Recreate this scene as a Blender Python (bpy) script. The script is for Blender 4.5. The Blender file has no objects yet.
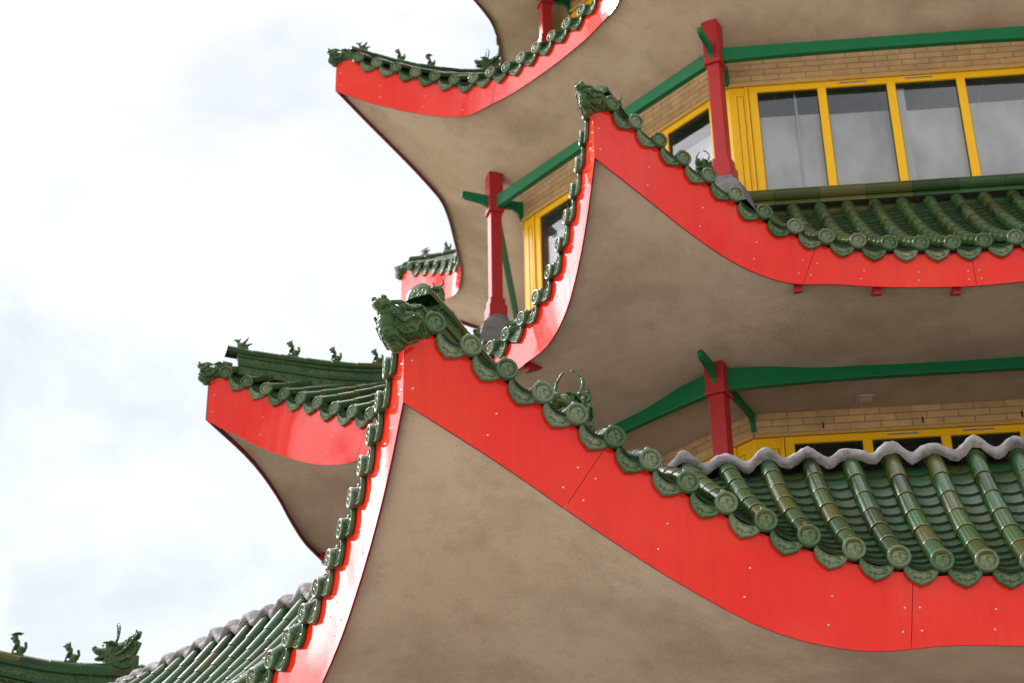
import bpy, bmesh, math, random
from mathutils import Matrix, Vector
PI = math.pi; R_ = math.radians
random.seed(7)
C = bpy.context.scene.collection
sc = bpy.context.scene

# ------------------------------------------------------------------ camera, sky, sun, exposure
F, PITCH, ROLL = 1714.87, 0.487993, -0.01875
cam_d = bpy.data.cameras.new('camera'); cam = bpy.data.objects.new('camera', cam_d); C.objects.link(cam)
fw = Vector((0, math.cos(PITCH), math.sin(PITCH))); up0 = Vector((0, -math.sin(PITCH), math.cos(PITCH))); ri0 = Vector((1, 0, 0))
ri = ri0*math.cos(ROLL) + up0*math.sin(ROLL); up = -ri0*math.sin(ROLL) + up0*math.cos(ROLL)
CAMZ = 1.6
cam.matrix_world = Matrix(((ri.x, up.x, -fw.x, 0), (ri.y, up.y, -fw.y, 0), (ri.z, up.z, -fw.z, CAMZ), (0, 0, 0, 1)))
cam_d.sensor_width = 36; cam_d.lens = F*36/1024; cam_d.clip_end = 5000; cam_d.clip_start = .1
cam_d.dof.use_dof = True; cam_d.dof.focus_distance = 11.6; cam_d.dof.aperture_fstop = 2.8
sc.camera = cam

SUN_EL, SUN_AZ = R_(40), R_(-52)          # high, veiled sun on the left of the photograph
w = bpy.data.worlds.new('World'); sc.world = w; w.use_nodes = True
nt = w.node_tree; nt.nodes.clear()
def N(t, ty, **kw):
    n = t.nodes.new(ty)
    for k, v in kw.items():
        if k == 'ins':
            for i, val in v.items(): n.inputs[i].default_value = val
        else: setattr(n, k, v)
    return n
out = N(nt, 'ShaderNodeOutputWorld'); bg = N(nt, 'ShaderNodeBackground', ins={'Strength': .12})
sky = N(nt, 'ShaderNodeTexSky', sky_type='NISHITA', sun_disc=False, sun_elevation=SUN_EL, sun_rotation=SUN_AZ)
tc = N(nt, 'ShaderNodeTexCoord')
mp = N(nt, 'ShaderNodeMapping'); mp.inputs['Scale'].default_value = (1, 1, 1.6)
n1 = N(nt, 'ShaderNodeTexNoise', ins={'Scale': 5.0, 'Detail': 7.0, 'Roughness': .58, 'Distortion': .35})
r1 = N(nt, 'ShaderNodeValToRGB'); r1.color_ramp.elements[0].position = .38; r1.color_ramp.elements[1].position = .60; r1.color_ramp.elements[0].color = (.03, .03, .03, 1)
n2 = N(nt, 'ShaderNodeTexNoise', ins={'Scale': 2.3, 'Detail': 5.0, 'Roughness': .5})
r2 = N(nt, 'ShaderNodeMapRange', ins={'From Min': .3, 'From Max': .7, 'To Min': 3.4, 'To Max': 6.2})
cc = N(nt, 'ShaderNodeVectorMath', operation='SCALE'); cc.inputs[0].default_value = (1.0, 1.005, 1.01)
veil = N(nt, 'ShaderNodeMix', data_type='RGBA', ins={'Factor': .90})
veil.inputs['B'].default_value = (2.95, 3.10, 3.17, 1)
mx = N(nt, 'ShaderNodeMix', data_type='RGBA')
L = nt.links.new
L(tc.outputs['Generated'], mp.inputs[0]); L(mp.outputs[0], n1.inputs['Vector']); L(mp.outputs[0], n2.inputs['Vector'])
# clouds are brighter round the veiled sun
SD = (math.sin(SUN_AZ)*math.cos(SUN_EL), math.cos(SUN_AZ)*math.cos(SUN_EL), math.sin(SUN_EL))
dt = N(nt, 'ShaderNodeVectorMath', operation='DOT_PRODUCT'); dt.inputs[1].default_value = SD
gm = N(nt, 'ShaderNodeMapRange', ins={'From Min': .05, 'From Max': 1.0, 'To Min': 0.0, 'To Max': 1.0}); pw = N(nt, 'ShaderNodeMath', operation='POWER', ins={1: 2.2})
gl_ = N(nt, 'ShaderNodeMath', operation='MULTIPLY_ADD', ins={1: 4.6, 2: 1.0}); ml = N(nt, 'ShaderNodeMath', operation='MULTIPLY')
L(tc.outputs['Generated'], dt.inputs[0]); L(dt.outputs['Value'], gm.inputs['Value']); L(gm.outputs[0], pw.inputs[0]); L(pw.outputs[0], gl_.inputs[0])
L(n1.outputs['Fac'], r1.inputs[0]); L(n2.outputs['Fac'], r2.inputs['Value']); L(r2.outputs[0], ml.inputs[0]); L(gl_.outputs[0], ml.inputs[1]); L(ml.outputs[0], cc.inputs['Scale'])
# a thinner bank of cloud low on the left
D2 = (math.sin(R_(-5))*math.cos(R_(26)), math.cos(R_(-5))*math.cos(R_(26)), math.sin(R_(26)))
d2 = N(nt, 'ShaderNodeVectorMath', operation='DOT_PRODUCT'); d2.inputs[1].default_value = D2; m2_ = N(nt, 'ShaderNodeMapRange', ins={'From Min': .925, 'From Max': .975, 'To Min': .9, 'To Max': .03}); f2 = N(nt, 'ShaderNodeMath', operation='MULTIPLY')
L(tc.outputs['Generated'], d2.inputs[0]); L(d2.outputs['Value'], m2_.inputs['Value']); L(m2_.outputs[0], f2.inputs[0]); L(r1.outputs[0], f2.inputs[1])
n3 = N(nt, 'ShaderNodeTexNoise', ins={'Scale': 9.0, 'Detail': 8.0, 'Roughness': .6, 'Distortion': .5}); L(mp.outputs[0], n3.inputs['Vector'])
vr = N(nt, 'ShaderNodeMapRange', ins={'From Min': .36, 'From Max': .62, 'To Min': .93, 'To Max': 1.12}); L(n3.outputs['Fac'], vr.inputs['Value'])
vs_ = N(nt, 'ShaderNodeVectorMath', operation='SCALE'); vs_.inputs[0].default_value = (2.98, 3.10, 3.16); L(vr.outputs[0], vs_.inputs['Scale']); L(vs_.outputs[0], veil.inputs['B'])
L(sky.outputs[0], veil.inputs['A']); L(f2.outputs[0], mx.inputs['Factor'])
L(veil.outputs['Result'], mx.inputs['A']); L(cc.outputs[0], mx.inputs['B']); L(mx.outputs['Result'], bg.inputs['Color'])
L(bg.outputs[0], out.inputs[0])

sun_d = bpy.data.lights.new('sun', 'SUN'); sun_d.energy = 2.0; sun_d.angle = R_(14); sun_d.color = (1, .96, .9)
sun = bpy.data.objects.new('sun', sun_d); C.objects.link(sun)
sdir = Vector((math.sin(SUN_AZ)*math.cos(SUN_EL), math.cos(SUN_AZ)*math.cos(SUN_EL), math.sin(SUN_EL)))
sun.rotation_euler = sdir.to_track_quat('Z', 'Y').to_euler(); sun.location = (-20, 10, 40)
sc.view_settings.view_transform = 'Standard'; sc.view_settings.look = 'None'
sc.view_settings.exposure = 1.26; sc.view_settings.gamma = 1

# ------------------------------------------------------------------ materials
def mat(name, col, rough=.5, spec=.5, coat=0, noise=None, bump=None, tint=None, metal=0, objrand=None):
    m = bpy.data.materials.new(name); m.use_nodes = True; t = m.node_tree
    b = t.nodes['Principled BSDF']; b.inputs['Roughness'].default_value = rough; b.inputs['Metallic'].default_value = metal
    b.inputs['Specular IOR Level'].default_value = spec; b.inputs['Coat Weight'].default_value = coat; b.inputs['Coat Roughness'].default_value = .05
    co = N(t, 'ShaderNodeTexCoord').outputs['Object']
    rgb = N(t, 'ShaderNodeRGB'); rgb.outputs[0].default_value = (*col, 1); cur = rgb.outputs[0]
    def mixc(fac, other, f=1.0):
        nonlocal cur
        x = N(t, 'ShaderNodeMix', data_type='RGBA')
        if f != 1.0:
            mu = N(t, 'ShaderNodeMath', operation='MULTIPLY'); mu.inputs[1].default_value = f; t.links.new(fac, mu.inputs[0]); fac = mu.outputs[0]
        t.links.new(fac, x.inputs['Factor']); t.links.new(cur, x.inputs['A'])
        if isinstance(other, tuple): x.inputs['B'].default_value = (*other, 1)
        else: t.links.new(other, x.inputs['B'])
        cur = x.outputs['Result']
    if tint:                                  # per-tile kiln colour
        at = N(t, 'ShaderNodeAttribute', attribute_name='tint')
        rp = N(t, 'ShaderNodeValToRGB'); e = rp.color_ramp
        e.elements[0].position = 0; e.elements[0].color = (*tint[0], 1); e.elements[1].position = 1; e.elements[1].color = (*tint[-1], 1)
        for i, c in enumerate(tint[1:-1]):
            q = e.elements.new((i+1)/(len(tint)-1)); q.color = (*c, 1)
        t.links.new(at.outputs['Fac'], rp.inputs[0]); cur = rp.outputs[0]
    if objrand:
        oi = N(t, 'ShaderNodeObjectInfo'); mixc(oi.outputs['Random'], objrand[0], objrand[1])
    for (sc_, lo, hi, other, f, *st) in (noise or []):
        n = N(t, 'ShaderNodeTexNoise', ins={'Scale': sc_, 'Detail': 6.0, 'Roughness': .6})
        if st:
            mp_ = N(t, 'ShaderNodeMapping'); mp_.inputs['Scale'].default_value = st[0]; t.links.new(co, mp_.inputs[0]); t.links.new(mp_.outputs[0], n.inputs['Vector'])
        else: t.links.new(co, n.inputs['Vector'])
        mr = N(t, 'ShaderNodeMapRange', ins={'From Min': lo, 'From Max': hi}); t.links.new(n.outputs['Fac'], mr.inputs['Value'])
        mixc(mr.outputs[0], other, f)
    t.links.new(cur, b.inputs['Base Color'])
    prev = None
    for (kind, sc_, st, dist) in (bump or []):
        if kind == 'v': n = N(t, 'ShaderNodeTexVoronoi', ins={'Scale': sc_}); o = n.outputs['Distance']
        else: n = N(t, 'ShaderNodeTexNoise', ins={'Scale': sc_, 'Detail': 4.0 if kind == 'n' else 1.0}); o = n.outputs['Fac']
        t.links.new(co, n.inputs['Vector'])
        bp = N(t, 'ShaderNodeBump', ins={'Strength': st, 'Distance': dist}); t.links.new(o, bp.inputs['Height'])
        if prev: t.links.new(prev, bp.inputs['Normal'])
        prev = bp.outputs[0]
    if prev: t.links.new(prev, b.inputs['Normal'])
    if prev and coat: t.links.new(prev, b.inputs['Coat Normal'])
    m['bsdf'] = 1
    return m
M = {}
M['red'] = mat('red_gloss_paint', (.64, .015, .006), .05, .31, 0, noise=[(.9, .45, .75, (.66, .048, .010), .6), (14, .62, .8, (.52, .015, .01), .3), (2.2, .5, .75, (.44, .011, .008), .4, (9, 9, .4)), (3.1, .58, .8, (.62, .07, .03), .25, (6, 6, .6))],
               bump=[('s', 1.7, .55, .02), ('n', 5, .14, .012)])
M['rivet'] = mat('rivet_metal', (.62, .42, .42), .3, .5, 0, metal=.5)
M['red_edge'] = mat('dark_red_edge', (.16, .012, .02), .4)
M['column'] = mat('column_red_paint', (.33, .018, .02), .4, .2, 0, noise=[(11, .55, .75, (.2, .016, .02), .6), (40, .62, .72, (.36, .10, .09), .35)], bump=[('n', 20, .15, .01)])
M['green'] = mat('green_beam_paint', (.004, .125, .042), .42, .2, 0, noise=[(9, .5, .75, (.004, .105, .04), .6)], bump=[('n', 25, .1, .01)])
M['stucco'] = mat('grey_brown_stucco', (.50, .39, .295), .92, .1, 0,
                  noise=[(.55, .4, .68, (.54, .435, .335), .8), (.75, .47, .64, (.35, .265, .19), .75), (2.1, .52, .68, (.37, .28, .205), .5), (7, .55, .8, (.30, .225, .165), .45), (46, .56, .76, (.28, .21, .155), .4)],
                  bump=[('n', 48, .45, .012), ('n', 9, .2, .03)])
GT = ((.008, .020, .004), (.011, .040, .008), (.017, .064, .013), (.014, .044, .009), (.013, .062, .024), (.046, .054, .006), (.011, .037, .010), (.017, .072, .026), (.028, .054, .008), (.09, .075, .016))
M['glaze'] = mat('green_glazed_tile', (.02, .1, .04), .24, .22, 0, tint=GT,
                 noise=[(5, .5, .75, (.06, .07, .02), .35), (24, .55, .75, (.02, .035, .014), .5), (11, .64, .8, (.10, .11, .07), .3)], bump=[('n', 14, .12, .01)])
M['pan'] = mat('green_pan_tile', (.02, .1, .04), .34, .25, 0, tint=((.016, .042, .013), (.02, .058, .02), (.025, .072, .028), (.042, .055, .016)),
               noise=[(18, .5, .75, (.02, .025, .014), .6)], bump=[('n', 20, .15, .01)])
M['relief'] = mat('glazed_relief', (.06, .12, .042), .3, .35, 0, objrand=((.24, .27, .16), .75),
                  noise=[(38, .5, .62, (.015, .04, .016), .7), (9, .5, .75, (.18, .19, .12), .3)], bump=[('v', 34, .7, .02), ('n', 60, .4, .012)])
M['rim'] = mat('glazed_rim', (.032, .08, .03), .26, .25, 0, objrand=((.17, .20, .13), .6), noise=[(22, .55, .7, (.03, .05, .02), .5)])
M['sculpt'] = mat('glazed_sculpture', (.030, .074, .020), .28, .25, 0, noise=[(9, .48, .7, (.12, .135, .042), .75), (22, .55, .72, (.015, .024, .01), .7), (15, .64, .78, (.2, .2, .14), .3)],
                  bump=[('v', 38, .6, .02), ('n', 60, .5, .012)])
M['cement'] = mat('grey_cement', (.22, .205, .205), .75, .35, 0, noise=[(5, .48, .62, (.09, .08, .078), .8), (30, .55, .75, (.30, .28, .275), .5)], bump=[('n', 14, .7, .03), ('n', 45, .6, .012)])
M['mortar'] = mat('dark_mortar', (.15, .14, .14), .9, .2, 0, noise=[(12, .45, .7, (.08, .075, .075), .7)], bump=[('n', 25, .5, .02)])
M['lip_shade'] = mat('pan_lip_painted_shade', (.018, .03, .016), .9, .1)  # shade between overlapping pan tiles, put into the lip colour
M['yellow'] = mat('yellow_frame_paint', (.80, .44, .006), .35, .25, 0, noise=[(8, .55, .8, (.62, .31, .01), .5), (3, .55, .8, (.5, .27, .03), .4, (9, 9, .6))])
M['seam'] = mat('dark_joint', (.02, .018, .012), .8)
M['vent'] = mat('pale_slot_vent', (.5, .38, .33), .5)
M['blind'] = None
M['dark'] = mat('interior_grey', (.10, .10, .10), .8)
M['pale'] = mat('pale_interior_post', (.7, .72, .68), .6)
M['paving'] = mat('concrete_paving', (.44, .39, .34), .85, .3, 0, noise=[(.6, .4, .7, (.38, .33, .29), .7), (9, .45, .7, (.32, .28, .24), .5)], bump=[('n', 30, .3, .01)])
M['render'] = mat('ground_floor_render', (.42, .34, .24), .85, .3, 0, noise=[(2, .45, .7, (.35, .27, .19), .6)])

def brick_mat(name, c1, c2, mortar):
    m = bpy.data.materials.new(name); m.use_nodes = True; t = m.node_tree; b = t.nodes['Principled BSDF']; b.inputs['Roughness'].default_value = .8
    co = N(t, 'ShaderNodeTexCoord'); sx = N(t, 'ShaderNodeSeparateXYZ'); cb = N(t, 'ShaderNodeCombineXYZ')
    t.links.new(co.outputs['Object'], sx.inputs[0]); t.links.new(sx.outputs[0], cb.inputs[0]); t.links.new(sx.outputs[2], cb.inputs[1])
    br = N(t, 'ShaderNodeTexBrick', ins={'Color1': (*c1, 1), 'Color2': (*c2, 1), 'Mortar': (*mortar, 1), 'Scale': 1.0, 'Mortar Size': .006, 'Mortar Smooth': .2,
                                       'Bias': -.2, 'Brick Width': .30, 'Row Height': .075}, offset=.5)
    t.links.new(cb.outputs[0], br.inputs['Vector'])
    n = N(t, 'ShaderNodeTexNoise', ins={'Scale': 6.0, 'Detail': 5.0}); t.links.new(co.outputs['Object'], n.inputs['Vector'])
    mx = N(t, 'ShaderNodeMix', data_type='RGBA', blend_type='MULTIPLY', ins={'Factor': .6}); rp = N(t, 'ShaderNodeMapRange', ins={'From Min': .3, 'From Max': .7, 'To Min': .6, 'To Max': 1.1})
    t.links.new(n.outputs['Fac'], rp.inputs['Value']); t.links.new(br.outputs['Color'], mx.inputs['A']); t.links.new(rp.outputs[0], mx.inputs['B'])
    t.links.new(mx.outputs['Result'], b.inputs['Base Color'])
    bp = N(t, 'ShaderNodeBump', ins={'Strength': .6, 'Distance': .01}); bp.invert = True; t.links.new(br.outputs['Fac'], bp.inputs['Height']); t.links.new(bp.outputs[0], b.inputs['Normal'])
    return m
M['brick'] = brick_mat('buff_brick', (.58, .37, .17), (.46, .29, .13), (.29, .20, .11))

def glass_mat():
    m = bpy.data.materials.new('window_glass'); m.use_nodes = True; t = m.node_tree; t.nodes.clear()
    o = N(t, 'ShaderNodeOutputMaterial'); mx = N(t, 'ShaderNodeMixShader'); tr = N(t, 'ShaderNodeBsdfTransparent', ins={'Color': (.90, .93, .92, 1)})
    gl = N(t, 'ShaderNodeBsdfGlossy', ins={'Roughness': .03, 'Color': (.95, .96, 1, 1)}); fr = N(t, 'ShaderNodeFresnel', ins={'IOR': 2.0})
    n = N(t, 'ShaderNodeTexNoise', ins={'Scale': 1.4, 'Detail': 1.0}); co = N(t, 'ShaderNodeTexCoord'); t.links.new(co.outputs['Object'], n.inputs['Vector'])
    bp = N(t, 'ShaderNodeBump', ins={'Strength': .15, 'Distance': .02}); t.links.new(n.outputs['Fac'], bp.inputs['Height']); t.links.new(bp.outputs[0], gl.inputs['Normal'])
    t.links.new(fr.outputs[0], mx.inputs[0]); t.links.new(tr.outputs[0], mx.inputs[1]); t.links.new(gl.outputs[0], mx.inputs[2]); t.links.new(mx.outputs[0], o.inputs[0])
    return m
M['glass'] = glass_mat()
def slat_mat(name, ca, cb_, axis, freq, duty):
    m = bpy.data.materials.new(name); m.use_nodes = True; t = m.node_tree; b = t.nodes['Principled BSDF']; b.inputs['Roughness'].default_value = .6
    co = N(t, 'ShaderNodeTexCoord'); sx = N(t, 'ShaderNodeSeparateXYZ'); t.links.new(co.outputs['Object'], sx.inputs[0])
    fs = []
    for a in axis:
        mu = N(t, 'ShaderNodeMath', operation='MULTIPLY'); mu.inputs[1].default_value = freq; fr = N(t, 'ShaderNodeMath', operation='FRACT'); gt = N(t, 'ShaderNodeMath', operation='GREATER_THAN'); gt.inputs[1].default_value = duty
        t.links.new(sx.outputs[a], mu.inputs[0]); t.links.new(mu.outputs[0], fr.inputs[0]); t.links.new(fr.outputs[0], gt.inputs[0]); fs.append(gt.outputs[0])
    f = fs[0]
    if len(fs) > 1:
        mm = N(t, 'ShaderNodeMath', operation='MAXIMUM'); t.links.new(fs[0], mm.inputs[0]); t.links.new(fs[1], mm.inputs[1]); f = mm.outputs[0]
    mx = N(t, 'ShaderNodeMix', data_type='RGBA'); mx.inputs['A'].default_value = (*ca, 1); mx.inputs['B'].default_value = (*cb_, 1)
    t.links.new(f, mx.inputs['Factor'])
    n = N(t, 'ShaderNodeTexNoise', ins={'Scale': 2.4, 'Detail': 3.0}); mp_ = N(t, 'ShaderNodeMapping'); mp_.inputs['Scale'].default_value = (1, 1, .5)
    t.links.new(co.outputs['Object'], mp_.inputs[0]); t.links.new(mp_.outputs[0], n.inputs['Vector'])
    rg = N(t, 'ShaderNodeMapRange', ins={'From Min': .35, 'From Max': .65, 'To Min': .62, 'To Max': 1.05}); t.links.new(n.outputs['Fac'], rg.inputs['Value'])
    m2 = N(t, 'ShaderNodeMix', data_type='RGBA', blend_type='MULTIPLY', ins={'Factor': 1.0}); t.links.new(mx.outputs['Result'], m2.inputs['A']); t.links.new(rg.outputs[0], m2.inputs['B'])
    t.links.new(m2.outputs['Result'], b.inputs['Base Color']); return m
M['blind'] = slat_mat('pale_slatted_blind', (.80, .79, .80), (.66, .65, .67), (2,), 31, .8)
M['ceil'] = slat_mat('tiled_interior_ceiling', (.26, .27, .24), (.46, .48, .44), (0, 1), 1.7, .965)

# ------------------------------------------------------------------ mesh helpers
class MB:
    def __init__(s): s.v = []; s.f = []; s.m = []; s.t = []; s.sm = []
    def add(s, vs, fs, mi=0, tint=0., smooth=True):
        o = len(s.v); s.v += [tuple(p) for p in vs]
        for f in fs: s.f.append(tuple(i+o for i in f)); s.m.append(mi); s.t.append(tint); s.sm.append(smooth)
    def box(s, c, d, mi=0, rz=0, tint=0.):
        x, y, z = (e/2 for e in d); cs, sn = math.cos(rz), math.sin(rz); vs = []
        for sx, sy, sz in ((-1,-1,-1),(1,-1,-1),(1,1,-1),(-1,1,-1),(-1,-1,1),(1,-1,1),(1,1,1),(-1,1,1)):
            px, py = sx*x, sy*y; vs.append((c[0]+px*cs-py*sn, c[1]+px*sn+py*cs, c[2]+sz*z))
        s.add(vs, [(0,3,2,1),(4,5,6,7),(0,1,5,4),(1,2,6,5),(2,3,7,6),(3,0,4,7)], mi, tint, False)
    def prism(s, poly, y0, y1, mi=0, plane='xz', smooth=False, tint=0.):   # polygon in xz extruded along y
        n = len(poly)
        if plane == 'xz': vs = [(a, y0, b) for a, b in poly] + [(a, y1, b) for a, b in poly]
        else: vs = [(y0, a, b) for a, b in poly] + [(y1, a, b) for a, b in poly]
        s.add(vs, [tuple(range(n)), tuple(range(2*n-1, n-1, -1))] + [(i, i+n, (i+1) % n+n, (i+1) % n) for i in range(n)], mi, tint, smooth)
    def mesh(s, name, mats):
        me = bpy.data.meshes.new(name); me.from_pydata(s.v, [], s.f)
        for m in mats: me.materials.append(M[m])
        me.polygons.foreach_set('material_index', s.m); me.polygons.foreach_set('use_smooth', s.sm)
        a = me.attributes.new('tint', 'FLOAT', 'FACE'); a.data.foreach_set('value', s.t)
        bm = bmesh.new(); bm.from_mesh(me); bmesh.ops.recalc_face_normals(bm, faces=bm.faces); bm.to_mesh(me); bm.free()
        me.update(); return me
def link(name, me, parent=None, rz=0, loc=(0, 0, 0), ry=0):
    o = bpy.data.objects.new(name, me); C.objects.link(o); o.parent = parent; o.location = loc; o.rotation_euler = (0, ry, rz); return o
def bevel(o, wd=.006, seg=2):
    b = o.modifiers.new('bevel', 'BEVEL'); b.width = wd; b.segments = seg; b.limit_method = 'ANGLE'; return o
def tube(mb, pts, rads, n=10, mi=0, tint=0., cap=True):
    rings = []; prev = None
    for i, p in enumerate(pts):
        p = Vector(p); d = (Vector(pts[min(i+1, len(pts)-1)]) - Vector(pts[max(i-1, 0)])).normalized()
        a = prev if prev is not None else (Vector((0, 0, 1)) if abs(d.z) < .9 else Vector((1, 0, 0)))
        a = (a - d*a.dot(d)).normalized(); prev = a; b = d.cross(a)
        rings.append([p + (a*math.cos(2*PI*j/n) + b*math.sin(2*PI*j/n))*rads[i] for j in range(n)])
    vs = [q for r in rings for q in r]; fs = []
    for i in range(len(rings)-1):
        for j in range(n): fs.append((i*n+j, i*n+(j+1) % n, (i+1)*n+(j+1) % n, (i+1)*n+j))
    if cap: fs += [tuple(range(n-1, -1, -1)), tuple((len(rings)-1)*n+j for j in range(n))]
    mb.add(vs, fs, mi, tint)

# ------------------------------------------------------------------ the octagonal plan
T8 = math.tan(PI/8); C8 = math.cos(PI/8); S8 = math.sin(PI/8)
XC, YC, PH = 4.565371, 19.527336, -.08708
PROF = {
 'A': ([9.57,9.575,9.593,9.626,9.704,9.83,10.008,10.224,10.49], [3.161,3.175,3.203,3.18,3.303,3.592,3.939,4.303,4.613]),
 'B': ([6.733,6.741,6.766,6.808,6.872,6.997,7.185,7.411,7.673], [7.262,7.272,7.29,7.32,7.326,7.45,7.679,7.958,8.213]),
 'Bf': ([6.733,6.741,6.774,6.831,6.9,6.979,7.082,7.294,7.701], [7.262,7.262,7.25,7.245,7.261,7.367,7.552,7.799,8.13]),
 'C': ([5.341,5.342,5.351,5.391,5.477,5.666,5.916,6.195,6.502], [12.107,12.116,12.131,12.154,12.146,12.247,12.404,12.591,12.826]),
}
PROF['D'] = ([a-5.341+4.65 for a in PROF['C'][0]], [z-12.107+15.05 for z in PROF['C'][1]])
for k in PROF: PROF[k] = (PROF[k][0], [z+CAMZ for z in PROF[k][1]])
def crom(y, s):
    n = len(y); s = min(abs(s), 1.04)*(n-1); i = min(int(s), n-2); t = s-i
    Y = [y[1]] + list(y) + [2*y[-1]-y[-2]]; p0, p1, p2, p3 = Y[i:i+4]
    return .5*(2*p1 + (-p0+p2)*t + (2*p0-5*p1+4*p2-p3)*t*t + (-p0+3*p1-3*p2+p3)*t**3)
def lin(tab, x):
    x = abs(x)
    for (x0, y0), (x1, y1) in zip(tab, tab[1:]):
        if x <= x1: return y0 + (y1-y0)*(x-x0)/(x1-x0)
    return tab[-1][1]
TIER = {  # c: height of the tile axis over the fascia foot; top: where the tiles end at the wall; inn: where the soffit ends
 'A': dict(c=((0,.497),(.26,.50),(.32,.557),(.38,.62),(.44,.663),(.5,.685),(.7,.685),(.85,.645),(1,.64)), top=(8.5, 4.92), inn=(6.3, 3.10, 1.8), pitch=.272, off=0, ptop=.29, ridge=1.2),
 'B': dict(c=((0,.385),(.27,.39),(.38,.42),(.457,.521),(.526,.596),(.6,.66),(.66,.715),(.8,.70),(1,.66)), top=(4.62, 9.47), inn=(4.30, 7.25, 1.8), pitch=.27, off=.5, ptop=.277, ridge=.9),
 'C': dict(c=((0,.34),(.25,.35),(.5,.48),(.65,.56),(.8,.60),(1,.60)), top=(3.98, 13.75), inn=(4.12, 11.70, 1.0), pitch=.27, off=.5, ptop=.27, ridge=.68),
 'D': dict(c=((0,.34),(.25,.35),(.5,.48),(.65,.56),(.8,.60),(1,.60)), top=(3.3, 16.6), inn=(3.50, 14.95, 1.0), pitch=.27, off=.5, ptop=.27, ridge=.68),
}
for t in TIER.values():
    t['top'] = (t['top'][0], t['top'][1]+CAMZ); t['inn'] = (t['inn'][0], t['inn'][1]+CAMZ, t['inn'][2])
def profs(T, k):        # profile names on the left and right half of face k (corner 1 of the middle roof hangs a little lower)
    k %= 8
    if T == 'B': return ('Bf' if k == 1 else 'B', 'Bf' if k == 2 else 'B')
    return (T, T)
def eave(T, k, s):      # -> u, apothem, z of the fascia foot
    p = PROF[profs(T, k)[0 if s < 0 else 1]]
    return s*p[0][-1]*T8, crom(p[0], s), crom(p[1], s)
def s_of_u(T, k, u): return u/(PROF[profs(T, k)[0 if u < 0 else 1]][0][-1]*T8)
def tile_line(T, k, s):
    u, a, z = eave(T, k, s); return u, a, z + lin(TIER[T]['c'], s) + .03
BOOST = {'A': .08, 'B': .06, 'C': .0, 'D': .0}      # the tiles swell up towards the hips
def roof_z(T, k, u, a):
    s = max(-1, min(1, s_of_u(T, k, u))); _, ae, ze = tile_line(T, k, s); at, zt = TIER[T]['top']
    t = max(-.1, min(1, (ae+.03-a)/(ae+.03-at))); g = .66*t+.34*t*abs(t)
    return ze*(1-g) + zt*g + BOOST[T]*min(1, max(0, t)/.2)*(1-t)**.5*abs(s)**3
def hip_z(T, k, Rr): return roof_z(T, k, Rr*S8, Rr*C8)
def yaw_of(T, k, s):
    e = .02; u0, a0, _ = eave(T, k, max(-1, s-e)); u1, a1, _ = eave(T, k, min(1, s+e)); return math.atan2(-(a1-a0), u1-u0)
def slope_of(T, k, s):
    e = .03; u0, _, z0 = tile_line(T, k, max(-1, s-e)); u1, _, z1 = tile_line(T, k, min(1, s+e)); return math.atan2(z1-z0, u1-u0)
def world(k, u, a, z):
    th = PH - k*PI/4; return Vector((XC + math.sin(th)*a + math.cos(th)*u, YC - math.cos(th)*a + math.sin(th)*u, z))
def cworld(k, Rr, z):
    th = PH - PI/8 - k*PI/4; return Vector((XC + math.sin(th)*Rr, YC - math.cos(th)*Rr, z))
def pix(P):
    d = P - Vector((0, 0, CAMZ)); q = d.dot(fw); return 512+F*d.dot(ri)/q, 341.5-F*d.dot(up)/q

# ------------------------------------------------------------------ ground
g = MB(); g.add([(-1500, -1500, 0), (1500, -1500, 0), (1500, 1500, 0), (-1500, 1500, 0)], [(0, 1, 2, 3)], 0, 0, False)
gr = link('ground', g.mesh('ground', ['paving'])); gr['kind'] = 'structure'
M['dark_low_bounce'] = mat('dark_low_bounce', (.075, .07, .066), .9, .3, 0, noise=[(1.2, .45, .7, (.065, .06, .057), .7), (60, .5, .7, (.035, .034, .033), .5)], bump=[('n', 80, .4, .01)])  # kept dark to weaken bounce light from the added disc and terraces
g = MB(); g.add([(XC+13*math.sin(2*PI*i/64), YC+13*math.cos(2*PI*i/64), .004) for i in range(64)], [tuple(range(63, -1, -1))], 0, 0, False)
shade_disc = link('bounce_cut_disc', g.mesh('bounce_cut_disc', ['dark_low_bounce'])); shade_disc['kind'] = 'structure'          # unseen dark disc added round the tower to deepen shade on the soffits

# ------------------------------------------------------------------ the pagoda
root = bpy.data.objects.new('pagoda', None); C.objects.link(root); root.location = (XC, YC, 0); root.rotation_euler = (0, 0, PH)
root['label'] = 'octagonal pagoda tower with upturned green tiled roofs, red fascias and yellow windows'; root['category'] = 'pagoda'
face_rz = lambda k: -k*PI/4
corner_rz = lambda k: -(PI/8 + k*PI/4)

def rows_of(T, k):
    P = TIER[T]; res = []
    for sgn in (-1, 1):
        n = 400; acc = 0; prev = Vector(eave(T, k, 0)); nxt = P['pitch']*P['off'] if P['off'] else (0 if sgn > 0 else P['pitch'])
        i = P['off'] if P['off'] else (0 if sgn > 0 else 1)
        if nxt == 0: res.append((0., 0.)); nxt = P['pitch']; i = 1
        for j in range(1, n+1):
            s = sgn*j/n; q = Vector(eave(T, k, s)); acc += (q-prev).length; prev = q
            if acc >= nxt and abs(s) < .972: res.append((s, sgn*i*P['ptop'])); nxt += P['pitch']; i += 1
    return sorted(res)
def row_path(T, k, row, n=110):
    s, ut = row; u0, a0, z0 = tile_line(T, k, s); at, zt = TIER[T]['top']; pts = []
    for j in range(n+1):
        t = j/n; u = u0 + (ut-u0)*t; a = a0+.03 + (at-a0-.03)*t
        if j and abs(u) > a*T8 + .05: break
        pts.append(Vector((u, -a, roof_z(T, k, u, a))))
    return pts
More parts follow.
